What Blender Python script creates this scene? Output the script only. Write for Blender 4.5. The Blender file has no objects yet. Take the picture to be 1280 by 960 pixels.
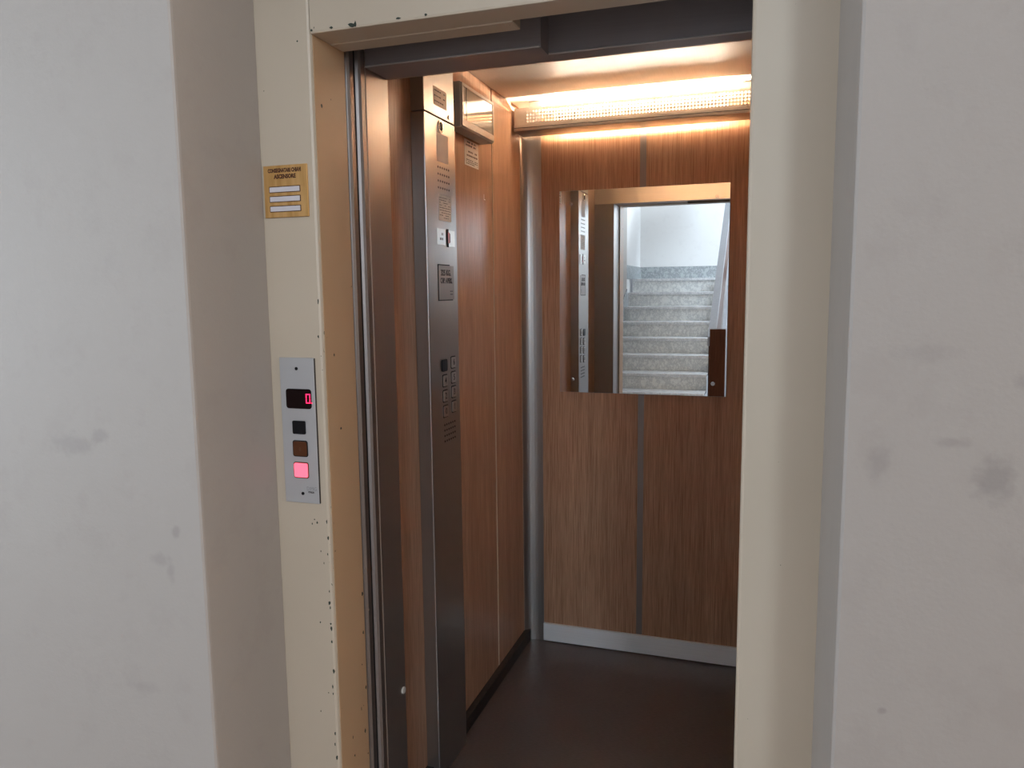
import bpy, bmesh, math, random
from mathutils import Vector, Matrix

random.seed(7)
S = bpy.context.scene
COL = S.collection
PI = math.pi

# ------------------------------------------------------------------ camera
EYE = Vector((0.0, 0.0, 1.485))
cam_d = bpy.data.cameras.new('camera')
cam_d.sensor_fit = 'HORIZONTAL'
cam_d.sensor_width = 36.0
cam_d.lens = 952.96 / 1280 * 36.0
cam_d.clip_start = 0.02
cam = bpy.data.objects.new('camera', cam_d)
COL.objects.link(cam)
YAW, PITCH, ROLL = 0.324551, -0.120839, 0.0115047
fwd = Vector((-math.sin(YAW) * math.cos(PITCH), math.cos(YAW) * math.cos(PITCH), math.sin(PITCH)))
r0 = Vector((math.cos(YAW), math.sin(YAW), 0))
d0 = fwd.cross(r0)
rgt = math.cos(ROLL) * r0 + math.sin(ROLL) * d0
dwn = -math.sin(ROLL) * r0 + math.cos(ROLL) * d0
cam.matrix_world = Matrix((
    (rgt.x, -dwn.x, -fwd.x, EYE.x), (rgt.y, -dwn.y, -fwd.y, EYE.y),
    (rgt.z, -dwn.z, -fwd.z, EYE.z), (0, 0, 0, 1)))
S.camera = cam

# ------------------------------------------------------------------ view, world, daylight
S.view_settings.view_transform = 'Standard'
S.view_settings.look = 'None'
S.view_settings.gamma = 1.0
S.view_settings.use_curve_mapping = False
S.view_settings.exposure = 0.50
W = bpy.data.worlds.new('world')
S.world = W
W.use_nodes = True
W.node_tree.nodes['Background'].inputs[0].default_value = (0.62, 0.75, 1.0, 1)
W.node_tree.nodes['Background'].inputs[1].default_value = 0.4


def area(name, loc, direction, sx, sy, power, col):
    d = bpy.data.lights.new(name, 'AREA')
    d.shape = 'RECTANGLE'
    d.size, d.size_y = sx, sy
    d.energy = power
    d.color = col
    o = bpy.data.objects.new(name, d)
    o.location = loc
    o.rotation_euler = Vector(direction).to_track_quat('-Z', 'Z').to_euler()
    COL.objects.link(o)
    return o


# daylight standing in the glazed entrance at the end of the hall and in the stair window
area('entrance_daylight', (-3.96, -0.35, 1.55), (1, 0, 0), 1.9, 2.1, 54, (0.80, 0.91, 1.0))
area('stair_daylight', (1.34, -3.10, 2.75), (-1, 0, 0), 1.6, 1.5, 120, (0.74, 0.87, 1.0))
area('hall_fill', (3.56, 0.28, 1.9), (-1, 0, 0), 1.3, 1.6, 42, (1.0, 0.85, 0.69))  # warm fill from the unseen right, added to brighten reveal and jamb


# ------------------------------------------------------------------ helpers
class Node:
    """tiny node-graph helper"""
    def __init__(s, name):
        s.m = bpy.data.materials.new(name)
        s.m.use_nodes = True
        s.t = s.m.node_tree
        s.b = s.t.nodes['Principled BSDF']

    def n(s, kind, **kw):
        o = s.t.nodes.new(kind)
        for k, v in kw.items():
            setattr(o, k, v)
        return o

    def l(s, a, b):
        s.t.links.new(a, b)

    def pos(s, scale=(1, 1, 1)):
        g = s.n('ShaderNodeNewGeometry')
        m = s.n('ShaderNodeMapping')
        m.inputs['Scale'].default_value = scale
        s.l(g.outputs['Position'], m.inputs['Vector'])
        return m.outputs[0]

    def noise(s, scale, detail=3, vec=None, rough=0.5):
        o = s.n('ShaderNodeTexNoise')
        o.inputs['Scale'].default_value = scale
        o.inputs['Detail'].default_value = detail
        o.inputs['Roughness'].default_value = rough
        s.l(vec if vec is not None else s.pos(), o.inputs['Vector'])
        return o.outputs['Fac']

    def ramp(s, fac, stops):
        o = s.n('ShaderNodeValToRGB')
        e = o.color_ramp.elements
        while len(e) < len(stops):
            e.new(0.5)
        for i, (p, c) in enumerate(stops):
            e[i].position = p
            e[i].color = c if len(c) == 4 else (*c, 1)
        s.l(fac, o.inputs[0])
        return o.outputs[0]

    def math(s, op, a, b=None, c=None):
        o = s.n('ShaderNodeMath', operation=op)
        for i, v in enumerate((a, b, c)):
            if v is None:
                continue
            if isinstance(v, (int, float)):
                o.inputs[i].default_value = v
            else:
                s.l(v, o.inputs[i])
        return o.outputs[0]

    def mix(s, fac, a, b, blend='MIX'):
        o = s.n('ShaderNodeMix', data_type='RGBA', blend_type=blend)
        for k, v in ((0, fac), (6, a), (7, b)):
            if isinstance(v, (int, float)):
                o.inputs[k].default_value = v
            elif isinstance(v, tuple):
                o.inputs[k].default_value = v if len(v) == 4 else (*v, 1)
            else:
                s.l(v, o.inputs[k])
        return o.outputs[2]

    def bump(s, h, strength, dist=0.001):
        o = s.n('ShaderNodeBump')
        o.inputs['Strength'].default_value = strength
        o.inputs['Distance'].default_value = dist
        s.l(h, o.inputs['Height'])
        s.l(o.outputs[0], s.b.inputs['Normal'])

    def set(s, **kw):
        for k, v in kw.items():
            i = s.b.inputs[k.replace('_', ' ')]
            if isinstance(v, (int, float)):
                i.default_value = v
            elif isinstance(v, tuple):
                i.default_value = v if len(v) == 4 else (*v, 1)
            else:
                s.l(v, i)
        return s


def rgb(r, g, b):
    f = lambda c: ((c / 255 + 0.055) / 1.055) ** 2.4 if c > 10 else c / 255 / 12.92
    return (f(r), f(g), f(b))


def plain(name, col, rough=0.5, metal=0.0, **kw):
    q = Node(name)
    v = q.noise(40, 2)
    q.set(Base_Color=q.mix(1.0, (*col, 1), q.ramp(v, [(0.3, (0.93, 0.93, 0.93)), (0.7, (1, 1, 1))]), 'MULTIPLY') if metal < 0.5 else (*col, 1),
          Roughness=rough, Metallic=metal, **kw)
    return q.m


def blob(q, cx, cz, rx, rz, wob=0.6):
    """a stain of its own shape: soft ellipse on an x-z wall, edge broken up by noise"""
    g = q.n('ShaderNodeNewGeometry')
    sp = q.n('ShaderNodeSeparateXYZ')
    q.l(g.outputs['Position'], sp.inputs[0])
    a = q.math('DIVIDE', q.math('SUBTRACT', sp.outputs[0], cx), rx)
    b = q.math('DIVIDE', q.math('SUBTRACT', sp.outputs[2], cz), rz)
    d = q.math('SQRT', q.math('ADD', q.math('MULTIPLY', a, a), q.math('MULTIPLY', b, b)))
    d = q.math('ADD', d, q.math('MULTIPLY', q.math('SUBTRACT', q.noise(55, 4), 0.5), wob * 2))
    o = q.n('ShaderNodeMapRange', interpolation_type='SMOOTHSTEP')
    o.inputs[1].default_value = 1.0
    o.inputs[2].default_value = 0.2
    q.l(d, o.inputs[0])
    return o.outputs[0]


def plaster(name, col, stains=(), rough=0.6):
    q = Node(name)
    big = q.noise(2.2, 4)
    c = q.mix(1.0, (*col, 1), q.ramp(big, [(0.3, (0.985, 0.98, 0.98)), (0.7, (1, 1, 1))]), 'MULTIPLY')
    sm = q.noise(11, 6, rough=0.65)
    c = q.mix(1.0, c, q.ramp(sm, [(0.34, (0.965, 0.96, 0.96)), (0.46, (1, 1, 1))]), 'MULTIPLY')
    # fine scratches
    sc = q.noise(26, 3, q.pos((1.0, 1.0, 0.35)))
    c = q.mix(q.math('MULTIPLY', q.math('LESS_THAN', q.math('ABSOLUTE', q.math('SUBTRACT', sc, 0.36)), 0.0012), 0.10), c, (0.25, 0.23, 0.22))
    for (cx, cz, rx, rz, k) in stains:
        c = q.mix(q.math('MULTIPLY', blob(q, cx, cz, rx, rz), k), c, (0.13, 0.115, 0.115))
    q.set(Base_Color=c, Roughness=rough)
    h = q.math('ADD', q.noise(160, 3), q.math('MULTIPLY', q.noise(18, 4), 3.0))
    q.bump(h, 0.18, 0.0015)
    return q.m


def brushed(name, col, rough=0.3, axis='z', wear=0.5, aniso=0.25, metal=0.85):
    """brushed sheet steel, grain along one axis"""
    q = Node(name)
    st = {'z': (420, 420, 4), 'x': (4, 420, 420), 'y': (420, 4, 420)}[axis]
    g = q.noise(1.0, 2, q.pos(st))
    w = q.noise(5, 4)
    c = q.mix(1.0, (*col, 1), q.ramp(g, [(0.3, (0.94, 0.94, 0.94)), (0.7, (1, 1, 1))]), 'MULTIPLY')
    r = q.math('ADD', q.math('MULTIPLY', g, 0.05), q.math('MULTIPLY_ADD', w, 0.10 * wear, rough - 0.05 - 0.06 * wear))
    q.set(Base_Color=c, Metallic=metal, Roughness=r)
    if aniso and axis == 'z':
        t = q.n('ShaderNodeTangent', direction_type='RADIAL', axis='Z')
        q.l(t.outputs[0], q.b.inputs['Tangent'])
        q.set(Anisotropic=aniso, Anisotropic_Rotation=0.25)
    q.bump(g, 0.02, 0.0003)
    return q.m


def wood(name, dark, mid, light, rough=0.32):
    q = Node(name)
    fine = q.noise(1.0, 4, q.pos((330, 330, 7)), 0.6)
    band = q.noise(1.0, 3, q.pos((26, 26, 0.7)))
    c = q.ramp(fine, [(0.30, dark), (0.50, mid), (0.72, light)])
    c = q.mix(1.0, c, q.ramp(band, [(0.3, (0.80, 0.76, 0.74)), (0.7, (1.0, 1.0, 1.0))]), 'MULTIPLY')
    pore = q.noise(1.0, 1, q.pos((700, 700, 22)))
    c = q.mix(q.math('MULTIPLY', q.math('GREATER_THAN', pore, 0.63), 0.32), c, (*dark, 1))
    q.set(Base_Color=c, Roughness=q.math('MULTIPLY_ADD', fine, 0.12, rough - 0.06), Specular_IOR_Level=0.14)
    q.bump(fine, 0.06, 0.0004)
    return q.m


def enamel(name, col, edges):
    """painted steel with paint knocked off in flecks along its arrises: edges = [(axis, value)]"""
    q = Node(name)
    g = q.n('ShaderNodeNewGeometry')
    sp = q.n('ShaderNodeSeparateXYZ')
    q.l(g.outputs['Position'], sp.inputs[0])
    c = q.mix(1.0, (*col, 1), q.ramp(q.noise(3, 4), [(0.3, (0.95, 0.945, 0.93)), (0.7, (1, 1, 1))]), 'MULTIPLY')
    ch = q.noise(1.0, 3, q.pos((150, 150, 95)), 0.7)
    sel = q.noise(1.0, 2, q.pos((9, 9, 7)))
    near = None
    for ax, v in edges:
        d = q.math('ABSOLUTE', q.math('SUBTRACT', sp.outputs['xyz'.index(ax)], v))
        k = q.math('LESS_THAN', d, 0.0075)
        near = k if near is None else q.math('MAXIMUM', near, k)
    chip = q.math('MULTIPLY', near, q.math('GREATER_THAN', q.math('MULTIPLY', ch, q.math('ADD', q.math('MULTIPLY_ADD', sel, 1.0, 0.5), q.math('MULTIPLY', q.math('SUBTRACT', 1.1, sp.outputs[2]), 0.10))), 0.765))
    rare = q.math('GREATER_THAN', q.noise(1.0, 2, q.pos((110, 110, 70))), 0.80)
    c = q.mix(q.math('MAXIMUM', chip, rare), c, (0.035, 0.045, 0.035))
    q.set(Base_Color=c, Roughness=0.38)
    q.bump(q.noise(70, 3), 0.06, 0.001)
    return q.m


def marble(name, base, vein, rough=0.22):
    q = Node(name)
    w = q.noise(14.0, 7, q.pos((1, 1, 1.6)), 0.7)
    v = q.math('ABSOLUTE', q.math('SUBTRACT', q.noise(17.0, 8, q.pos((1, 1.0, 0.7)), 0.72), 0.5))
    c = q.ramp(v, [(0.0, vein), (0.025, tuple(0.5 * (a + b) for a, b in zip(base, vein))), (0.07, base)])
    c = q.mix(1.0, c, q.ramp(w, [(0.35, (0.86, 0.87, 0.88)), (0.65, (1, 1, 1))]), 'MULTIPLY')
    q.set(Base_Color=c, Roughness=rough)
    return q.m


def glow(name, col, strength):
    q = Node(name)
    q.set(Base_Color=(*col, 1), Emission_Color=(*col, 1), Emission_Strength=strength, Roughness=0.3)
    return q.m


# ---- materials
M = {}
M['plaster_bright'] = plaster('hall_plaster', rgb(164, 157, 151), [
    (-1.232, 1.21, 0.075, 0.028, 0.20), (-1.043, 1.005, 0.030, 0.018, 0.18), (-1.003, 1.061, 0.013, 0.018, 0.26),
    (-1.02, 0.985, 0.012, 0.03, 0.2), (-1.16, 1.23, 0.03, 0.02, 0.2), (-1.10, 0.75, 0.05, 0.015, 0.12),
    (0.274, 1.245, 0.032, 0.042, 0.34), (0.142, 1.257, 0.022, 0.032, 0.24), (0.225, 1.29, 0.030, 0.010, 0.22),
    (0.19, 1.40, 0.05, 0.018, 0.14), (0.30, 1.37, 0.02, 0.015, 0.2), (0.16, 0.92, 0.008, 0.006, 0.3)])
M['stair_plaster'] = plaster('stair_plaster', rgb(224, 222, 220))
M['enamel'] = enamel('cream_enamel', rgb(198, 184, 165), [('x', -0.842), ('z', 1.976)])
M['enamel_tan'] = enamel('tan_enamel', rgb(196, 162, 128), [('y', 1.441), ('y', 1.33)])
M['primer'] = plain('bare_green_primer', (0.030, 0.042, 0.030), 0.6)
M['steel'] = brushed('brushed_steel', (0.40, 0.37, 0.345), 0.36)
M['steel_bright'] = brushed('brushed_steel_kick', (0.95, 0.95, 0.95), 0.36, 'x', 1.6, metal=0.15)
M['steel_ceiling'] = brushed('brushed_steel_ceiling', (0.80, 0.74, 0.66), 0.58, 'y', 1.0, metal=0.2)
M['steel_transom'] = brushed('brushed_steel_transom', (0.70, 0.62, 0.52), 0.33, 'x', 0.6)
M['steel_dark'] = brushed('dark_steel', (0.40, 0.365, 0.37), 0.45, 'x', 1.0, metal=0.5)
M['steel_door'] = brushed('door_steel', (0.28, 0.24, 0.22), 0.48)
M['wood'] = wood('teak_laminate', (0.330, 0.178, 0.105), (0.485, 0.280, 0.172), (0.615, 0.380, 0.245))
M['wood_dark'] = wood('brown_wood', (0.045, 0.016, 0.008), (0.075, 0.026, 0.013), (0.10, 0.040, 0.020), 0.3)
M['strip'] = plain('pale_joint_strip', (0.62, 0.47, 0.33), 0.35)
M['lip'] = plain('pale_steel_edge', (0.46, 0.43, 0.41), 0.4, 0.3)  # paler than the header boxes it edges
M['black_gap'] = plain('dark_void', (0.008, 0.008, 0.008), 0.8)
M['kick_dark'] = plain('dark_skirting', (0.022, 0.015, 0.013), 0.45)
M['alu'] = plain('aluminium', (0.66, 0.60, 0.50), 0.35, 1.0)
q = Node('satin_aluminium')
q.set(Base_Color=(0.60, 0.61, 0.63, 1), Metallic=0.55, Roughness=0.42)
q.bump(q.noise(1.0, 2, q.pos((500, 500, 10))), 0.05, 0.0003)
M['alu_panel'] = q.m
q = Node('brass_sheet')
q.set(Base_Color=q.ramp(q.noise(1.0, 3, q.pos((90, 90, 8))), [(0.3, (0.58, 0.32, 0.10)), (0.7, (0.74, 0.45, 0.18))]),
      Metallic=0.5, Roughness=0.40)
M['brass'] = q.m
M['engrave'] = plain('engraved_letters', (0.10, 0.035, 0.012), 0.7)
M['label_white'] = plain('white_label_strip', (0.66, 0.63, 0.66), 0.45)
M['black_plastic'] = plain('black_plastic', (0.010, 0.010, 0.012), 0.3, Specular_IOR_Level=0.2)
M['window_black'] = plain('display_window', (0.010, 0.004, 0.004), 0.25, Specular_IOR_Level=0.15)
M['brown_plastic'] = plain('brown_lens', (0.10, 0.034, 0.014), 0.3, Specular_IOR_Level=0.25)
M['red_lit'] = glow('lit_red_button', (1.0, 0.13, 0.20), 0.95)
M['red_digit'] = glow('red_digit', (1.0, 0.02, 0.10), 1.6)
M['red_lens'] = plain('red_lens', (0.42, 0.03, 0.03), 0.3)
M['chrome'] = plain('chrome', (0.8, 0.78, 0.75), 0.12, 1.0)
M['mirror'] = plain('mirror_silver', (0.90, 0.92, 0.915), 0.0, 1.0)
M['mirror_edge'] = plain('mirror_edge', (0.55, 0.62, 0.58), 0.15)
M['paper'] = plain('printed_paper', (0.88, 0.84, 0.78), 0.6)
M['paper_faded'] = plain('faded_label', (0.80, 0.70, 0.63), 0.5)
M['ink'] = plain('ink', (0.06, 0.05, 0.05), 0.7)
M['button'] = plain('steel_button', (0.56, 0.52, 0.48), 0.28, 0.9)
M['lamp_housing'] = plain('lamp_housing', (0.46, 0.38, 0.31), 0.42, 0.3)
M['lamp_white'] = plain('lamp_holder', (0.75, 0.70, 0.62), 0.4)
M['tube'] = glow('fluorescent_tube', (1.0, 0.83, 0.62), 2.4)
M['em_housing'] = plain('emergency_housing', (0.60, 0.53, 0.45), 0.35)
M['em_lens'] = plain('emergency_lens', (0.46, 0.42, 0.35), 0.06, 0.0)
M['white_dot'] = plain('white_bumper', (0.72, 0.68, 0.62), 0.4)
q = Node('rubber_floor')
q.set(Base_Color=q.ramp(q.noise(1.0, 4, q.pos((60, 420, 1))), [(0.3, (0.042, 0.032, 0.032)), (0.7, (0.078, 0.060, 0.060))]),
      Roughness=q.math('MULTIPLY_ADD', q.noise(6, 4), 0.2, 0.30))
q.bump(q.noise(1.0, 3, q.pos((80, 500, 1))), 0.15, 0.0005)
M['rubber'] = q.m
M['marble'] = marble('grey_marble', (0.88, 0.88, 0.85), (0.60, 0.61, 0.61))
M['marble_dark'] = marble('skirting_marble', (0.46, 0.48, 0.48), (0.26, 0.27, 0.28))
M['marble_tread'] = marble('marble_tread', (0.86, 0.86, 0.87), (0.66, 0.66, 0.68), 0.16)
M['stone_floor'] = marble('hall_stone', (0.54, 0.40, 0.33), (0.34, 0.25, 0.20), 0.25)
M['rail_metal'] = plain('rail_grey', (0.36, 0.36, 0.38), 0.4, 0.4)
q = Node('entrance_glass')
q.set(Base_Color=(0.9, 0.95, 1.0, 1), Roughness=0.05, Transmission_Weight=1.0, IOR=1.45)
M['glass'] = q.m

ROOT = {}


def rootloc(p):
    while p is not None and p.parent is not None:
        p = p.parent
    return Vector(ROOT.get(p.name, (0, 0, 0))) if p is not None else Vector((0, 0, 0))


def obj(name, bm, mat, parent=None, smooth=False, loc=None):
    """link a bmesh built in world coordinates as ONE mesh object"""
    me = bpy.data.meshes.new(name)
    o = bpy.data.objects.new(name, me)
    COL.objects.link(o)
    bmesh.ops.recalc_face_normals(bm, faces=bm.faces[:])
    if parent is not None:
        bmesh.ops.translate(bm, verts=bm.verts[:], vec=-rootloc(parent))
        o.parent = parent
    elif loc is not None:
        bmesh.ops.translate(bm, verts=bm.verts[:], vec=-Vector(loc))
        o.location = loc
        ROOT[o.name] = loc
    bm.to_mesh(me)
    bm.free()
    if smooth:
        for p in me.polygons:
            p.use_smooth = True
    me.materials.append(M[mat] if isinstance(mat, str) else mat)
    return o


def thing(name, label, cat, loc, group=None):
    o = bpy.data.objects.new(name, None)
    o.empty_display_size = 0.05
    COL.objects.link(o)
    o.location = loc
    ROOT[o.name] = loc
    o['label'] = label
    o['category'] = cat
    if group:
        o['group'] = group
    return o


def struct(o, label=None):
    o['kind'] = 'structure'
    if label:
        o['label'] = label
    return o


def B(*args, bevel=0.0, seg=2, bm=None):
    """box x0 x1 y0 y1 z0 z1"""
    x0, x1, y0, y1, z0, z1 = args
    t = bmesh.new()
    bmesh.ops.create_cube(t, size=1.0)
    for v in t.verts:
        v.co = Vector(((x0 + x1) / 2 + v.co.x * (x1 - x0), (y0 + y1) / 2 + v.co.y * (y1 - y0), (z0 + z1) / 2 + v.co.z * (z1 - z0)))
    if bevel:
        bmesh.ops.bevel(t, geom=t.edges[:], offset=bevel, segments=seg, affect='EDGES', profile=0.5)
    return join(bm, t)


def join(bm, t):
    if bm is None:
        return t
    me = bpy.data.meshes.new('tmp')
    t.to_mesh(me)
    t.free()
    bm.from_mesh(me)
    bpy.data.meshes.remove(me)
    return bm


def prism(pts, axis, a, b, bm=None):
    """extrude a closed outline: axis 'z' pts=(x,y); 'y' pts=(x,z); 'x' pts=(y,z)"""
    t = bmesh.new()
    f = {'z': lambda p, h: (p[0], p[1], h), 'y': lambda p, h: (p[0], h, p[1]), 'x': lambda p, h: (h, p[0], p[1])}[axis]
    lo = [t.verts.new(f(p, a)) for p in pts]
    hi = [t.verts.new(f(p, b)) for p in pts]
    n = len(pts)
    t.faces.new(lo)
    t.faces.new(hi[::-1])
    for i in range(n):
        t.faces.new((lo[i], lo[(i + 1) % n], hi[(i + 1) % n], hi[i]))
    return join(bm, t)


def rrect(cu, cv, w, h, r, k=5):
    out = []
    for sx, sy, a0 in ((1, 1, 0), (-1, 1, 90), (-1, -1, 180), (1, -1, 270)):
        for i in range(k):
            a = math.radians(a0 + 90 * i / (k - 1))
            out.append((cu + sx * (w / 2 - r) + r * math.cos(a), cv + sy * (h / 2 - r) + r * math.sin(a)))
    return out


def disc(cu, cv, r, n=16, ru=None):
    return [(cu + (ru or r) * math.cos(2 * PI * i / n), cv + r * math.sin(2 * PI * i / n)) for i in range(n)]


def text_bm(body, size, plane, origin, extrude=0.0003, align='CENTER', sx=1.0, offset=0.0):
    """lettering: plane '-y' (read from the hall) or '+x' (read from the lift door)"""
    cu = bpy.data.curves.new('lettering', 'FONT')
    cu.body = body
    cu.size = size
    cu.align_x = align
    cu.align_y = 'CENTER'
    cu.extrude = extrude
    cu.resolution_u = 2
    cu.offset = offset
    o = bpy.data.objects.new('lettering', cu)
    COL.objects.link(o)
    dg = bpy.context.evaluated_depsgraph_get()
    dg.update()
    me = bpy.data.meshes.new_from_object(o.evaluated_get(dg))
    bm = bmesh.new()
    bm.from_mesh(me)
    bpy.data.objects.remove(o)
    bpy.data.curves.remove(cu)
    bpy.data.meshes.remove(me)
    ox, oy, oz = origin
    for v in bm.verts:
        x, y, z = v.co.x * sx, v.co.y, v.co.z
        v.co = Vector((ox + x, oy - z, oz + y)) if plane == '-y' else Vector((ox + z, oy + x, oz + y))
    return bm


# ================================================================== the lift lobby
H0 = 3.9
L = (-4.0, 1.07)
bm = prism([(-4.0, 1.07), (-0.949, 1.07), (-0.9455, 1.0725), (-0.945, 1.077), (-0.964, 1.318), (-0.970, 1.33), (-1.30, 1.33), (-4.0, 1.33)], 'z', 0, H0)
wl = struct(obj('wall_left', bm, 'plaster_bright'), 'white scuffed plaster wall with the deep reveal beside the lift frame')
bm = prism([(3.6, 1.07), (3.6, 1.33), (0.097, 1.33), (0.091, 1.32), (0.0978, 1.078), (0.0992, 1.0725), (0.103, 1.07)], 'z', 0, H0)
wr = struct(obj('wall_right', bm, 'plaster_bright'), 'grey-white smudged plaster wall beyond the cream pier')
bm = B(-0.945, 0.0984, 1.07, 1.315, 2.16, H0)
struct(obj('wall_front', bm, 'plaster_bright'), 'plaster above the lift door frame')
struct(obj('floor', B(-4.2, 3.7, -2.4, 1.60, -0.08, 0.0), 'stone_floor'), 'stone lobby floor')
struct(obj('ceiling', B(-4.2, 3.7, -4.6, 1.33, H0, H0 + 0.1), 'stair_plaster'))

# door frame of the landing: two uprights and a lintel
t1 = struct(thing('trim_1', 'cream enamelled steel lift door frame with chipped edges', 'door frame', (-0.44, 1.32, 0)))
del t1['category']


def upright(x0, x1, inner):
    r = 0.006
    if inner == 'right':
        pts = [(x0, 1.32), (x1 - r, 1.32), (x1 - 0.3 * r, 1.32 + 0.3 * r), (x1, 1.32 + r), (x1, 1.442), (x0, 1.442)]
    else:
        pts = [(x1, 1.32), (x0 + r, 1.32), (x0 + 0.3 * r, 1.32 + 0.3 * r), (x0, 1.32 + r), (x0, 1.442), (x1, 1.442)]
    return prism(pts, 'z', 0, 2.16)


obj('frame_upright', upright(-0.968, -0.842, 'right'), 'enamel', t1)
obj('frame_upright', upright(-0.037, 0.098, 'left'), 'enamel', t1)
bm = prism([(1.321, 2.16), (1.321, 1.980), (1.3225, 1.9765), (1.327, 1.976), (1.388, 1.976), (1.388, 2.16)], 'x', -0.8408, -0.038)
lin = obj('lintel', bm, 'enamel', t1)
obj('lintel_return', B(-0.8405, -0.458, 1.3885, 1.436, 1.9742, 2.16, bevel=0.0015, seg=1), 'enamel', t1)
obj('bolt_hole', prism(disc(-0.816, 1.395, 0.006, 14, 0.009), 'z', 1.9752, 1.977), 'black_gap', t1)
o = obj('jamb_lining', B(-0.8425, -0.8410, 1.3285, 1.4425, 0, 1.9758), 'enamel_tan', t1)
o['label'] = 'tan painted reveal of the frame'
obj('jamb_seal', B(-0.0385, -0.0355, 1.402, 1.438, 0, 1.976), 'kick_dark', t1)
# paint chips knocked out of the lintel arris
for cx, w, k in ((-0.795, 0.010, 0.6), (-0.752, 0.017, 1.0), (-0.744, 0.006, 1.3), (-0.655, 0.012, .5), (-0.60, 0.007, .5), (-0.838, 0.005, .5)):
    pts = []
    for i in range(9):
        a = 2 * PI * i / 9
        rr = random.uniform(0.55, 1.0)
        pts.append((cx + w * 0.5 * rr * math.cos(a), 1.9815 + 0.0052 * k * rr * math.sin(a)))
    obj('paint_chip', prism(pts, 'y', 1.3200, 1.3216), 'primer', t1)

rc = random.Random(21)


def fleck(cu, cv, ru, rv):
    return [(cu + ru * rc.uniform(.45, 1) * math.cos(2 * PI * i / 8), cv + rv * rc.uniform(.45, 1) * math.sin(2 * PI * i / 8)) for i in range(8)]


for z in (0.405, 0.43, 0.50, 0.53, 0.555, 0.645, 0.66, 0.695, 0.76, 0.79, 0.80, 0.835, 0.845, 0.87, 0.95, 0.985, 1.02, 1.40, 1.47):
    w = rc.uniform(0.0015, 0.0035)
    obj('paint_chip', prism(fleck(-0.8475 - rc.uniform(0, .004), z, w, rc.uniform(.003, .008)), 'y', 1.3197, 1.3212), 'primer', t1)
for y, z in ((1.437, 0.82), (1.435, 0.73), (1.425, 0.66), (1.438, 0.60), (1.415, 0.56), (1.428, 0.50), (1.437, 0.44), (1.375, 0.515), (1.38, 0.47), (1.36, 0.41), (1.352, 0.38), (1.36, 1.36), (1.375, 1.205), (1.345, 0.44), (1.35, 1.85)):
    obj('paint_chip', prism(fleck(y, z, rc.uniform(.0015, .004), rc.uniform(.002, .007)), 'x', -0.8412, -0.8407), 'primer', t1)
for x, z in ((-0.872, 1.015), (-0.878, 1.022), (-0.884, 1.012), (-0.86, 0.93), (-0.866, 0.955), (-0.875, 0.80), (-0.883, 0.60), (-0.862, 0.645), (-0.87, 1.965)):
    obj('paint_chip', prism(fleck(x, z, rc.uniform(.001, .0025), rc.uniform(.0015, .004)), 'y', 1.3197, 1.3203), 'primer', t1)

# landing door, slid open: two telescopic leaves stacked behind the left upright
d1 = struct(thing('door_1', 'brushed steel telescopic lift door slid open behind the cream upright', 'door', (-1.0, 1.49, 0)))
del d1['category']


def leaf(y0, y1, xe, z1=2.02):
    c = 0.0045
    pts = [(-1.30, y0), (xe - 0.014, y0), (xe - c, y0 + c), (xe, y0 + 2 * c), (xe, y1 - c), (xe - c * 0.6, y1), (-1.30, y1)]
    return prism(pts, 'z', 0.003, z1)


obj('door_leaf', leaf(1.462, 1.491, -0.846), 'steel_door', d1)
obj('door_leaf', leaf(1.4985, 1.5285, -0.8400), 'steel_door', d1)
obj('door_seal', B(-1.2, -0.848, 1.485, 1.496, 0.003, 2.02), 'black_gap', d1)

# ================================================================== the lift car
# header over the car entrance: near leaf housing and set-back leaf housing, transom face towards the inside
hd = struct(thing('trim_2', 'dark steel stepped header over the lift car entrance', 'header', (-0.44, 1.58, 1.97)))
del hd['category']
obj('header_box', B(-0.8415, -0.446, 1.53, 1.626, 1.9685, 2.32), 'steel_dark', hd)
obj('header_box', B(-0.446, 0.05, 1.585, 1.626, 1.9685, 2.32), 'steel_dark', hd)
obj('header_lip', B(-0.841, -0.447, 1.5265, 1.531, 1.9680, 1.9725, bevel=0.001, seg=1), 'lip', hd)
obj('header_lip', B(-0.444, 0.05, 1.5815, 1.586, 1.9680, 1.9725, bevel=0.001, seg=1), 'lip', hd)
obj('transom', B(-0.952, 0.006, 1.626, 1.634, 1.9685, 2.20), 'steel_transom', hd)
obj('jamb_post', B(-1.0, -0.8415, 1.53, 1.634, 0, 1.9685, bevel=0.0015, seg=1), 'steel', hd)
obj('jamb_post', B(-0.037, 0.05, 1.53, 1.634, 0, 1.9685, bevel=0.0015, seg=1), 'steel', hd)
o = obj('bumper_dot', prism([(1.6195 + 0.0085 * math.cos(a), 0.497 + 0.0085 * math.sin(a)) for a in [2 * PI * i / 16 for i in range(16)]], 'x', -0.8416, -0.8385), 'white_dot', hd)
o['label'] = 'small round white bumper'
obj('door_sill', B(-0.952, 0.05, 1.445, 1.634, -0.03, 0.001), 'steel', hd)

# left wall of the car
cl = struct(obj('wall_left', B(-0.99, -0.9565, 1.634, 3.03, 0, 2.20), 'black_gap'), 'teak laminate side wall of the lift car')
obj('wood_panel', B(-0.9565, -0.952, 1.635, 2.6285, 0.048, 2.199), 'wood', cl)
obj('wood_panel', B(-0.9565, -0.952, 2.6395, 2.953, 0.048, 2.199), 'wood', cl)
obj('joint_strip', B(-0.9565, -0.9512, 2.6352, 2.6392, 0.048, 2.145), 'strip', cl)
obj('joint_strip', B(-0.9565, -0.9512, 2.9535, 2.9575, 0.048, 2.199), 'strip', cl)
struct(obj('baseboard_left', B(-0.956, -0.930, 1.634, 2.985, 0, 0.047), 'kick_dark'))

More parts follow.
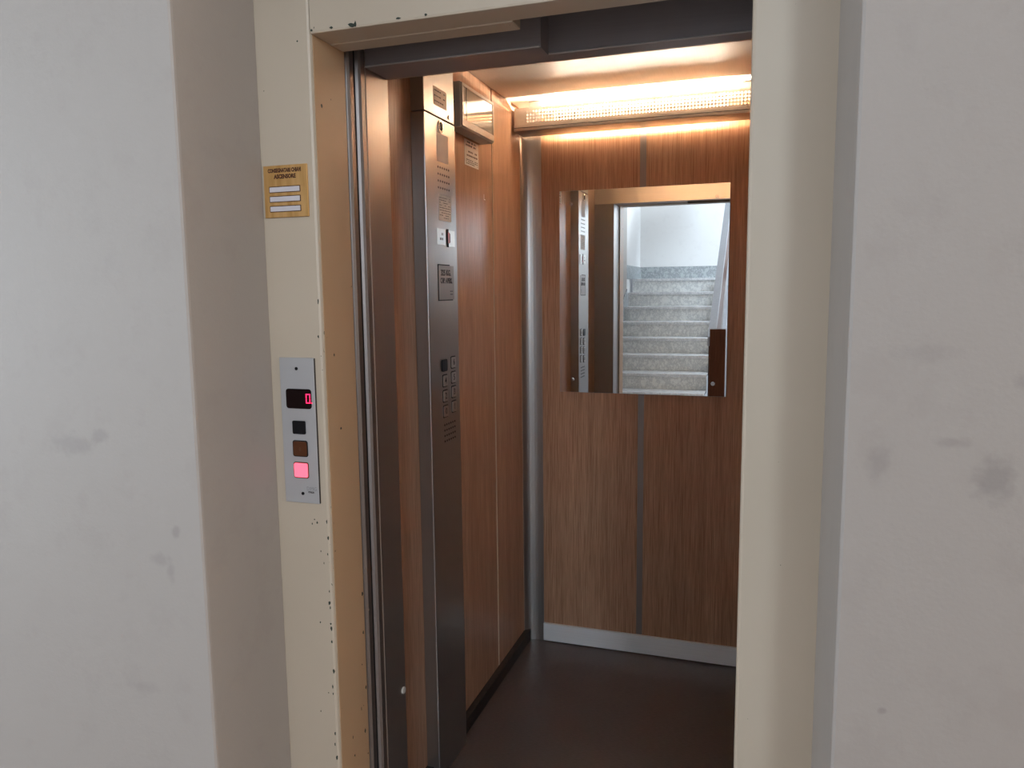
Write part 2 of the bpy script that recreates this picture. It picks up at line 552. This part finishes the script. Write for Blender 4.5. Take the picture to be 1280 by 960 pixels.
# back wall of the car
cb = struct(obj('wall_back', B(-0.99, 0.05, 2.9945, 3.03, 0, 2.20), 'black_gap'), 'teak laminate back wall of the lift car')
obj('wood_panel', B(-0.873, -0.4805, 2.990, 2.9945, 0.081, 2.199), 'wood', cb)
obj('wood_panel', B(-0.4565, 0.006, 2.990, 2.9945, 0.081, 2.199), 'wood', cb)
obj('joint_strip', B(-0.4805, -0.4565, 2.9915, 2.9945, 0.081, 2.199), 'steel_dark2' if 'steel_dark2' in M else 'steel_door', cb)
struct(obj('baseboard_back', B(-0.8735, 0.006, 2.980, 2.9945, 0.004, 0.080, bevel=0.001, seg=1), 'steel_bright'))

# concave corner cover between the two walls
pts = []
for i in range(11):
    a = PI + (PI / 2) * i / 10
    pts.append((-0.873 - 0.079 * (1 + math.sin(a)) if False else -0.952 + 0.079 * (1 - math.cos(PI / 2 * i / 10)), 2.957 + 0.033 * math.sin(PI / 2 * i / 10)))
pts += [(-0.873, 2.9945), (-0.956, 2.9945), (-0.956, 2.957)]
struct(obj('trim_3', prism(pts, 'z', 0.0, 2.199), 'steel'), 'brushed steel corner cover')

# right wall, floor, ceiling of the car
cr = struct(obj('wall_right', B(0.0105, 0.05, 1.634, 3.03, 0, 2.20), 'black_gap'), 'teak laminate side wall of the lift car, hidden by the pier')
obj('wood_panel', B(0.006, 0.0105, 1.635, 2.30, 0.048, 2.199), 'wood', cr)
obj('wood_panel', B(0.006, 0.0105, 2.31, 2.9895, 0.048, 2.199), 'wood', cr)
struct(obj('floor', B(-0.956, 0.0105, 1.634, 2.9945, -0.05, 0.0), 'rubber'), 'dark rubber floor of the lift car')
struct(obj('ceiling', B(-0.99, 0.05, 1.634, 3.03, 2.2005, 2.23), 'steel_ceiling'), 'brushed steel ceiling of the lift car')
# unseen lift shaft shell, closed round the car to stop light leaks
bm = B(-1.45, -1.40, 1.44, 3.2, -0.1, 2.6)
B(0.35, 0.40, 1.44, 3.2, -0.1, 2.6, bm=bm)
B(-1.45, 0.40, 3.2, 3.25, -0.1, 2.6, bm=bm)
B(-1.45, 0.40, 1.32, 3.25, 2.55, 2.6, bm=bm)
B(-1.45, 0.40, 1.635, 3.25, -0.1, -0.06, bm=bm)
B(-1.45, -0.97, 1.331, 1.442, -0.1, 2.6, bm=bm)
B(0.099, 0.40, 1.331, 1.442, -0.1, 2.6, bm=bm)
B(-0.97, 0.099, 1.331, 1.442, 2.161, 2.6, bm=bm)
struct(obj('shaft_light_block', bm, 'black_gap'), 'unseen dark lift shaft shell, added to stop light leaks')

# ---- mirror
mi = thing('wall_mirror', 'frameless rectangular mirror screwed to the back wall of the lift', 'mirror', (-0.472, 2.9895, 1.076))
obj('glass', B(-0.797, -0.1465, 2.9842, 2.9846, 1.0775, 1.8745), 'mirror', mi)
obj('backing', B(-0.7975, -0.146, 2.9846, 2.9895, 1.077, 1.875), 'mirror_edge', mi)
for x, z in ((-0.751, 1.825), (-0.193, 1.825), (-0.746, 1.128), (-0.195, 1.126)):
    bm = prism(disc(x, z, 0.0075), 'y', 2.9815, 2.9845)
    prism(disc(x, z, 0.005), 'y', 2.9795, 2.9815, bm)
    obj('mirror_screw', bm, 'chrome', mi)

# ---- fluorescent luminaire under the ceiling
la = thing('ceiling_lamp', 'long fluorescent lamp behind a perforated steel cover under the lift ceiling', 'lamp', (-0.47, 2.92, 2.09))
XA, XB = -0.941, -0.003
bm = B(XA, XB, 2.852, 2.971, 2.090, 2.0915)                       # tray bottom
B(XA, XB, 2.852, 2.8535, 2.090, 2.111, bm=bm)                     # front lip
B(XA, XB, 2.8535, 2.862, 2.1095, 2.111, bm=bm)
obj('lamp_tray', bm, 'lamp_housing', la)
obj('tray_groove', B(XA + 0.002, XB - 0.002, 2.851, 2.8525, 2.1005, 2.1025), 'kick_dark', la)
# perforated sheet
cell = 0.0118
gx0, gx1, gz0, gz1 = -0.893, -0.045, 2.1185, 2.1185 + 4 * cell
nx = int((gx1 - gx0) / cell)
gx1 = gx0 + nx * cell
bm = bmesh.new()
vs = {}


def gv(x, z):
    k = (round(x, 5), round(z, 5))
    if k not in vs:
        vs[k] = bm.verts.new((x, 2.860, z))
    return vs[k]


hc, hd2 = cell / 2, cell * 0.41
for i in range(nx):
    for j in range(4):
        cx, cz = gx0 + (i + .5) * cell, gz0 + (j + .5) * cell
        D = [gv(cx + hd2, cz), gv(cx, cz + hd2), gv(cx - hd2, cz), gv(cx, cz - hd2)]
        Mx = [gv(cx + hc, cz), gv(cx, cz + hc), gv(cx - hc, cz), gv(cx, cz - hc)]
        C = [gv(cx + hc, cz + hc), gv(cx - hc, cz + hc), gv(cx - hc, cz - hc), gv(cx + hc, cz - hc)]
        for k in range(4):
            bm.faces.new((Mx[k], C[k], Mx[(k + 1) % 4], D[(k + 1) % 4], D[k]))
g = obj('perforated_cover', bm, 'lamp_housing', la)
sm = g.modifiers.new('thickness', 'SOLIDIFY')
sm.thickness = 0.0008
bm = B(XA, gx0, 2.8595, 2.8605, 2.111, 2.1755)
B(gx1, XB, 2.8595, 2.8605, 2.111, 2.1755, bm=bm)
B(gx0, gx1, 2.8595, 2.8605, 2.111, gz0, bm=bm)
B(gx0, gx1, 2.8595, 2.8605, gz1, 2.1755, bm=bm)
B(XA, XB, 2.8605, 2.866, 2.1745, 2.1755, bm=bm)
obj('cover_rim', bm, 'lamp_housing', la)
obj('end_cap', B(XA, XA + 0.0015, 2.8606, 2.972, 2.0915, 2.174), 'lamp_housing', la)
obj('end_cap', B(XB - 0.0015, XB, 2.8606, 2.972, 2.0915, 2.174), 'lamp_housing', la)
TY, TZ = 2.912, 2.142
t = bmesh.new()
bmesh.ops.create_cone(t, cap_ends=True, segments=20, radius1=0.013, radius2=0.013, depth=0.64,
                      matrix=Matrix.Translation((-0.475, TY, TZ)) @ Matrix.Rotation(PI / 2, 4, 'Y'))
obj('fluorescent_tube', t, 'tube', la, True)
# the light the tube throws: up on to the ceiling, and back on to the wall above the tray
l1 = area('tube_light', (-0.475, TY, TZ + 0.016), (0, 0, 1), 0.63, 0.022, 250, (1.0, 0.87, 0.70))
l2 = area('tube_light', (-0.475, TY + 0.016, TZ - 0.004), (0, 1, -0.45), 0.63, 0.022, 4.0, (1.0, 0.81, 0.56))
for x in (-0.815, -0.135):
    obj('tube_holder', B(x - 0.02, x + 0.02, TY - 0.014, TY + 0.014, 2.0915, 2.158, bevel=0.003), 'lamp_white', la)
for x in (-0.86, -0.09):
    obj('mounting_bracket', B(x - 0.025, x + 0.025, 2.87, 2.985, 2.1765, 2.2), 'lamp_housing', la)

# ---- car operating panel: full-height steel column on the left wall
XF = -0.91
cp = thing('car_operating_panel', 'full-height brushed steel control column with floor buttons inside the lift', 'control panel', (-0.93, 2.082, 0))
obj('column_body', B(-0.9518, XF, 1.975, 2.192, 0.004, 1.9795, bevel=0.0022), 'steel', cp)
obj('column_head', B(-0.9518, XF - 0.001, 1.978, 2.191, 1.9825, 2.199, bevel=0.0022), 'steel', cp)


def plate(name, y0, y1, z0, z1, mat, parent, th=0.001, r=0.0, x=XF):
    if r:
        bm = prism(rrect((y0 + y1) / 2, (z0 + z1) / 2, y1 - y0, z1 - z0, r), 'x', x - 0.0005, x + th)
    else:
        bm = B(x - 0.0005, x + th, y0, y1, z0, z1)
    return obj(name, bm, mat, parent)


def lines(y0, y1, z0, z1, n, x, parent, name='print_lines', th=0.0025, mat='ink'):
    bm = bmesh.new()
    for i in range(n):
        z = z1 - (z1 - z0) * (i + 0.5) / n
        y = y0
        while y < y1:
            w = random.uniform(0.004, 0.014)
            if random.random() < 0.82:
                B(x, x + 0.0002, y, min(y + w, y1), z - th / 2, z + th / 2, bm=bm)
            y += w + random.uniform(0.002, 0.004)
    return obj(name, bm, mat, parent)


n1 = plate('printed_sticker', 2.043, 2.134, 2.012, 2.062, 'paper_faded', cp, 0.0006, x=XF - 0.001)
n1['label'] = 'pale printed sticker'
lines(2.047, 2.13, 2.016, 2.060, 3, XF - 0.0003, n1, th=0.0035)
kl = obj('key_switch', prism(disc(2.083, 1.957, 0.0165, 20), 'x', XF - 0.0005, XF + 0.004), 'chrome', cp)
obj('keyhole', prism(disc(2.081, 1.957, 0.0125, 18), 'x', XF + 0.004, XF + 0.0045), 'black_gap', kl)
for z in (1.996, 2.0):
    pass
sc = obj('cover_screw', prism(disc(2.150, 1.996, 0.006, 10), 'x', XF - 0.001, XF + 0.002), 'steel', cp)
n2 = plate('faded_label', 2.056, 2.136, 1.858, 1.938, 'paper_faded', cp, 0.0006)
n2['label'] = 'worn unreadable label'


def slots(y0, y1, z0, z1, nr, ncol, name='speaker_slots'):
    bm = bmesh.new()
    for r in range(nr):
        for c in range(ncol):
            y = y0 + (y1 - y0) * (c + .5 * (r % 2) * 0 + .5) / ncol
            z = z1 - (z1 - z0) * (r + .5) / nr
            prism(disc(y, z, 0.0034, 8, 0.0048), 'x', XF - 0.0005, XF + 0.0003, bm)
    o = obj(name, bm, 'black_gap', cp)
    o['kind'] = 'stuff'
    return o


slots(2.054, 2.146, 1.775, 1.852, 4, 6)
slots(2.062, 2.154, 1.032, 1.098, 4, 6, 'microphone_holes')
n3 = plate('notice_paper', 2.060, 2.150, 1.692, 1.766, 'paper', cp, 0.0006)
n3['label'] = 'white paper notice with small print'
lines(2.066, 2.145, 1.697, 1.761, 9, XF + 0.0006, n3, th=0.0016)
di = plate('display_cover', 2.045, 2.101, 1.622, 1.668, 'button', cp, 0.002)
lines(2.060, 2.085, 1.632, 1.660, 2, XF + 0.002, di, th=0.007, mat='brown_plastic')
dw = plate('display_window', 2.106, 2.168, 1.620, 1.667, 'button', cp, 0.003)
dw['label'] = 'floor display with red lens'
obj('display_slot', prism([(2.106, 1.617), (2.121, 1.617), (2.121, 1.628), (2.133, 1.632), (2.133, 1.657), (2.121, 1.661), (2.121, 1.670), (2.106, 1.670)], 'x', XF + 0.003, XF + 0.0036), 'black_gap', dw)
obj('red_lens', B(XF + 0.0036, XF + 0.0042, 2.1155, 2.1275, 1.629, 1.660), 'red_lens', dw)
pl = plate('capacity_plate', 2.047, 2.160, 1.463, 1.563, 'steel_door', cp, 0.0010)
pl['label'] = 'capacity plate with two lines of capitals'
bm = B(XF - 0.0005, XF + 0.0012, 2.044, 2.0475, 1.460, 1.566)
B(XF - 0.0005, XF + 0.0012, 2.044, 2.13, 1.563, 1.566, bm=bm)
B(XF - 0.0005, XF + 0.0012, 2.044, 2.15, 1.460, 1.463, bm=bm)
obj('plate_dark_edge', bm, 'black_gap', pl)  # dark strips along three edges of the plate
obj('capacity_lettering', text_bm('325 KG.', 0.024, '+x', (XF + 0.0012, 2.100, 1.541), sx=0.9, offset=0.0006), 'ink', pl)
obj('capacity_lettering', text_bm('CAP. 4 PERS.', 0.022, '+x', (XF + 0.0012, 2.103, 1.518), sx=0.72, offset=0.0006), 'ink', pl)
lines(2.130, 2.150, 1.474, 1.492, 2, XF + 0.0010, pl, th=0.003)
# floor buttons, two columns of four
rows = [(1.269, 1.2725), (1.223, 1.2265), (1.177, 1.182), (1.131, 1.1365)]
marks = [('', '6'), ('4', '5'), ('2', '3'), ('0', '1')]
for (za, zb), (ma, mb) in zip(rows, marks):
    for yc, zc, mk, w in ((2.077, za, ma, 0.030), (2.1415, zb, mb, 0.030)):
        if mk == '':
            bt = obj('floor_button', prism(rrect(yc - 0.003, zc, 0.040, 0.036, 0.007), 'x', XF - 0.0005, XF + 0.003), 'black_plastic', cp)
            bt['label'] = 'dark blank lens'
            continue
        bt = obj('floor_button', prism(rrect(yc, zc, w, 0.032, 0.004), 'x', XF + 0.0008, XF + 0.0035), 'button', cp)
        obj('button_bezel', prism(rrect(yc, zc, w + 0.007, 0.038, 0.005), 'x', XF - 0.0005, XF + 0.0007), 'black_gap', bt)
        obj('button_numeral', text_bm(mk, 0.026, '+x', (XF + 0.0038, yc, zc), 0.0002, offset=0.0004), 'ink', bt)

# ---- emergency light on the left wall
em = thing('emergency_light', 'box-shaped emergency light with a glossy lens high on the lift side wall', 'lamp', (-0.952, 2.385, 1.98))
bm = B(-0.9518, -0.905, 2.231, 2.524, 1.985, 2.122, bevel=0.004)
obj('light_housing', bm, 'em_housing', em)
bm = B(-0.9055, -0.9015, 2.236, 2.520, 1.990, 2.012, bevel=0.001, seg=1)
B(-0.9055, -0.9015, 2.236, 2.520, 2.109, 2.119, bevel=0.001, seg=1, bm=bm)
B(-0.9055, -0.9015, 2.236, 2.252, 2.012, 2.109, bevel=0.001, seg=1, bm=bm)
B(-0.9055, -0.9015, 2.511, 2.520, 2.012, 2.109, bevel=0.001, seg=1, bm=bm)
obj('bezel', bm, 'em_housing', em)
obj('lens', B(-0.9052, -0.9035, 2.252, 2.511, 2.012, 2.109), 'em_lens', em)
obj('lens_divider', B(-0.9036, -0.9025, 2.272, 2.276, 2.012, 2.109), 'kick_dark', em)
obj('test_button', prism(disc(-0.928, 2.062, 0.005, 10, 0.004), 'y', 2.2295, 2.2312), 'black_gap', em)

# ---- notice on the wood below it
no = thing('notice_sticker', 'white printed notice stuck on the teak wall under the emergency light', 'notice', (-0.952, 2.43, 1.90))
pp = obj('paper', B(-0.9519, -0.9512, 2.372, 2.497, 1.898, 1.980), 'paper', no)
obj('heading_band', B(-0.9512, -0.9509, 2.374, 2.495, 1.957, 1.979), 'paper_faded', no)
lines(2.382, 2.47, 1.958, 1.978, 2, -0.9508, no, 'heading_print', 0.005)
lines(2.39, 2.485, 1.925, 1.950, 2, -0.9511, no, 'red_print', 0.005, 'brown_plastic')
lines(2.385, 2.488, 1.902, 1.920, 3, -0.9511, no, 'small_print', 0.0025)
# small scratch in the laminate
bm = B(-0.9521, -0.9518, 2.545, 2.548, 1.803, 1.822)
B(-0.9521, -0.9518, 2.548, 2.560, 1.803, 1.806, bm=bm)
obj('scratch', bm, 'paper', cl)

# ================================================================== signs on the cream upright
YS = 1.32
ks = thing('key_holder_sign', 'square brass sign with three white name slots on the cream door frame', 'sign', (-0.9085, YS, 1.636))
obj('brass_plate', B(-0.9585, -0.8585, YS - 0.004, YS - 0.0002, 1.636, 1.7365, bevel=0.0006, seg=1), 'brass', ks)
for z in (1.690, 1.6715, 1.6525):
    sl = obj('name_slot', prism(rrect(-0.9105, z, 0.072, 0.0125, 0.0012, 3), 'y', YS - 0.0043, YS - 0.0039), 'engrave', ks)
    obj('name_strip', B(-0.9450, -0.8765, YS - 0.0048, YS - 0.0042, z - 0.0047, z + 0.0047), 'label_white', sl)
obj('sign_lettering', text_bm('CONSEGNATARI CHIAVI', 0.0104, '-y', (-0.9095, YS - 0.0042, 1.7262), 0.0002, sx=0.66, offset=0.0006), 'engrave', ks)
obj('sign_lettering', text_bm('ASCENSORE', 0.0108, '-y', (-0.9088, YS - 0.0042, 1.7145), 0.0002, sx=0.83, offset=0.0006), 'engrave', ks)

lp = thing('call_panel', 'narrow aluminium lift call panel with red digit and lit red button', 'call panel', (-0.902, YS, 1.057))
obj('face_plate', B(-0.9425, -0.8620, YS - 0.004, YS - 0.0002, 1.0565, 1.357, bevel=0.0005, seg=1), 'alu_panel', lp)
obj('plate_edge', B(-0.8622, -0.8606, YS - 0.0035, YS - 0.0001, 1.0575, 1.356), 'kick_dark', lp)
YP = YS - 0.004


def lpp(name, cx, cz, w, h, r, mat, d0=0.0002, d1=0.001, parent=None):
    return obj(name, prism(rrect(cx, cz, w, h, r), 'y', YP - d1, YP + d0), mat, parent or lp)


dw = lpp('display_window', -0.8998, 1.2735, 0.0595, 0.0405, 0.006, 'window_black')
dw['label'] = 'black display window showing a red 0'
# seven-segment digit 0
cx, cz, w, h, s = -0.8775, 1.2745, 0.0105, 0.0195, 0.0021
bm = bmesh.new()
for x0, x1, z0, z1 in ((cx - w / 2, cx + w / 2, cz + h / 2 - s, cz + h / 2), (cx - w / 2, cx + w / 2, cz - h / 2, cz - h / 2 + s),
                       (cx - w / 2, cx - w / 2 + s, cz + 0.0005, cz + h / 2 - s - .0004), (cx - w / 2, cx - w / 2 + s, cz - h / 2 + s + .0004, cz - 0.0005),
                       (cx + w / 2 - s, cx + w / 2, cz + 0.0005, cz + h / 2 - s - .0004), (cx + w / 2 - s, cx + w / 2, cz - h / 2 + s + .0004, cz - 0.0005)):
    B(x0, x1, YP - 0.0014, YP - 0.0010, z0, z1, bm=bm)
B(cx + w / 2 + 0.0019, cx + w / 2 + 0.0036, YP - 0.0014, YP - 0.0010, cz - h / 2, cz - h / 2 + 0.0022, bm=bm)
dg = obj('digit', bm, 'red_digit', dw)
dg['label'] = 'glowing red 0'
b = lpp('indicator_lens', -0.9018, 1.2145, 0.0305, 0.0275, 0.003, 'black_plastic', d1=0.002)
b['label'] = 'black square lens'
for nm, z, mt, lb in (('indicator_lens', 1.1705, 'brown_plastic', 'brown square lens'), ('call_button', 1.1255, 'red_lit', 'lit red call button')):
    b = lpp(nm, -0.9014, z, 0.0315, 0.0295, 0.0035, mt, d0=-0.0006, d1=0.0024)
    b['label'] = lb
    lpp('button_bezel', -0.9014, z, 0.0360, 0.0340, 0.005, 'engrave' if nm == 'call_button' else 'black_gap', d1=0.0006, parent=b)
    if nm == 'indicator_lens':
        obj('lens_dot', prism(disc(-0.9010, z - 0.001, 0.0045, 12, 0.0028), 'y', YP - 0.0027, YP - 0.0024), 'engrave', b)
for x, z in ((-0.9025, 1.335), (-0.9000, 1.0765)):
    obj('plate_screw', prism(disc(x, z, 0.0034, 12), 'y', YP - 0.0010, YP + 0.0002), 'black_plastic', lp)
obj('maker_lettering', text_bm('DMG', 0.0115, '-y', (-0.8785, YP - 0.0003, 1.0872), 0.0002, sx=0.95, offset=-0.0002), 'rail_metal', lp)
obj('maker_lettering', text_bm('ITALIA', 0.0052, '-y', (-0.8800, YP - 0.0003, 1.0800), 0.0002, sx=0.9, offset=0.0002), 'ink', lp)

# ================================================================== stair hall behind the camera (seen in the mirror)
YN = -1.886                      # y of the fourth nosing
GO, RI = 0.29, 0.165


def nz(k):
    return 0.6314 + RI * (k - 4) if k >= 4 else 0.6314 * k / 4.0


def ny(k):
    return YN - GO * (k - 4)


XLW, XRS = -1.622, -0.575
st = thing('staircase', 'grey marble staircase with pale polished treads rising from the lobby', 'staircase', (-1.1, -1.016, 0))
for k in range(1, 11):
    y = ny(k)
    z = nz(k)
    zb = nz(k - 1) if k > 1 else 0.0
    ye = ny(k + 1) if k < 10 else -4.384
    tread = obj('tread', B(XLW, XRS, ye - 0.012 if k < 10 else ye, y + 0.018, z - 0.030, z, bevel=0.004), 'marble_tread', st)
    obj('riser', B(XLW, XRS, y - 0.02, y, zb + 0.0005, z - 0.0305), 'marble', st)
for k in range(4, 10):
    pass
# walls of the stair hall
ws = struct(obj('wall_rear', B(-1.66, 1.4, -4.60, -4.40, 0, H0), 'stair_plaster'), 'white wall at the top of the stairs')
dl = struct(obj('landing_door_added', B(-0.05, 0.85, -4.40, -4.36, nz(10), nz(10) + 2.1, bevel=0.004), 'wood_dark'), 'added brown flat door on the landing, darkens the reflection in the steel column')  # unseen dark door, added to tone down the reflection in the column
obj('door_handle', B(0.02, 0.10, -4.355, -4.33, nz(10) + 1.0, nz(10) + 1.02, bevel=0.004), 'chrome', dl)  # handle of the added door
struct(obj('baseboard_rear', B(-1.654, -0.06, -4.40, -4.385, nz(10), nz(10) + 0.165), 'marble_dark'), 'grey marble skirting on the landing')
struct(obj('wall_stair', B(-1.86, -1.655, -4.6, -0.98, 0, H0), 'stair_plaster'), 'white wall along the stairs')
struct(obj('wall_shade_slab', B(-1.655, -1.625, -3.22, -0.98, 0, H0), 'plaster_bright'), 'thin added slab in darker plaster, standing for shade on the stair wall')  # same wall as beyond; its dimmer stretch is put into step and colour
pts = [(-0.98, 0.0), (-0.98, 0.32), (ny(9.7), nz(9.7) + 0.20), (ny(9.7), nz(9.7) - 0.4)]
struct(obj('baseboard_stair', prism([(ny(1) + 0.2, 0.0), (ny(1) + 0.2, 0.25), (-3.20, 1.50), (-3.20, 0.9), (ny(3), 0.0)], 'x', -1.6255, -1.612), 'marble_dark'), 'raking grey marble skirting beside the steps')
struct(obj('baseboard_landing', B(-1.655, -1.64, -4.384, -3.225, nz(10), nz(10) + 0.165), 'marble_dark'))
# side wall of the flight and landing (right), with the stair window
bm = B(1.4, 1.5, -4.6, -1.50, 0, 1.95)
B(1.4, 1.5, -4.6, -3.95, 1.95, H0, bm=bm)
B(1.4, 1.5, -2.25, -1.50, 1.95, H0, bm=bm)
B(1.4, 1.5, -3.95, -2.25, 3.55, H0, bm=bm)
struct(obj('wall_side', bm, 'stair_plaster'), 'white wall with the stair window')
w1 = struct(obj('window_1', B(1.42, 1.425, -3.95, -2.25, 1.95, 3.55), 'glass'))
for a in ((1.405, 1.44, -3.95, -3.89, 1.95, 3.55), (1.405, 1.44, -2.31, -2.25, 1.95, 3.55), (1.405, 1.44, -3.89, -2.31, 1.95, 2.01), (1.405, 1.44, -3.89, -2.31, 3.49, 3.55), (1.405, 1.44, -3.13, -3.07, 2.01, 3.49)):
    obj('window_bar', B(*a), 'rail_metal', w1)
struct(obj('wall_return', B(1.4, 3.65, -1.60, -1.50, 0, H0), 'stair_plaster'))
bm = B(3.6, 3.7, -1.6, 1.33, 0, 1.0)
B(3.6, 3.7, -1.6, -0.42, 1.0, H0, bm=bm)
B(3.6, 3.7, 0.98, 1.33, 1.0, H0, bm=bm)
B(3.6, 3.7, -0.42, 0.98, 2.8, H0, bm=bm)
struct(obj('wall_east', bm, 'stair_plaster'))
w2 = struct(obj('fill_window', B(3.63, 3.635, -0.42, 0.98, 1.0, 2.8), 'glass'))  # unseen window, added as the opening for the fill light
for a in ((3.61, 3.65, -0.42, -0.36, 1.0, 2.8), (3.61, 3.65, 0.92, 0.98, 1.0, 2.8), (3.61, 3.65, -0.36, 0.92, 1.0, 1.06), (3.61, 3.65, -0.36, 0.92, 2.74, 2.8)):
    obj('window_bar', B(*a), 'rail_metal', w2)
# hall to the entrance
struct(obj('wall_rear', B(-4.2, -1.86, -1.58, -1.48, 0, H0), 'plaster_bright'))
bm = B(-4.2, -4.0, -1.58, -1.35, 0, H0)
B(-4.2, -4.0, 0.65, 1.33, 0, H0, bm=bm)
B(-4.2, -4.0, -1.35, 0.65, 2.65, H0, bm=bm)
B(-4.2, -4.0, -1.35, 0.65, 0.0, 0.45, bm=bm)
struct(obj('wall_west', bm, 'plaster_bright'))
w3 = struct(obj('window_3', B(-4.06, -4.055, -1.35, 0.65, 0.45, 2.65), 'glass'))
for a in ((-4.08, -4.03, -1.35, -1.29, 0.45, 2.65), (-4.08, -4.03, 0.59, 0.65, 0.45, 2.65), (-4.08, -4.03, -1.29, 0.59, 0.45, 0.51), (-4.08, -4.03, -1.29, 0.59, 2.59, 2.65)):
    obj('window_bar', B(*a), 'rail_metal', w3)

# banister: brown newel, raking handrail, thin balusters
bn = thing('stair_banister', 'brown wooden newel and raking handrail on thin grey balusters beside the steps', 'banister', (-0.415, -1.02, 0))
obj('newel', B(-0.487, -0.352, -1.09, -0.955, 0, 1.135, bevel=0.004), 'wood_dark', bn)
SL = 0.60


def rail(x0, x1, dz0, dz1, ya=-1.095, yb=-4.0):
    zf = lambda y: 1.11 + SL * (-1.35 - y) + 0.0
    return prism([(ya, zf(ya) + dz0), (ya, zf(ya) + dz1), (yb, zf(yb) + dz1), (yb, zf(yb) + dz0)], 'x', x0, x1)


obj('handrail_cap', rail(-0.515, -0.450, 0.02, 0.10), 'rail_metal', bn)
obj('handrail', rail(-0.505, -0.460, -0.46, 0.02), 'wood_dark', bn)
obj('stringer', rail(-0.545, -0.44, -1.22, -0.86), 'rail_metal', bn)
for i in range(18):
    y = -1.30 - i * 0.145
    zf = 1.11 + SL * (-1.35 - y)
    obj('baluster', prism(disc(-0.482, y, 0.009, 8), 'z', max(0.0, zf - 0.87), zf - 0.45), 'rail_metal', bn)
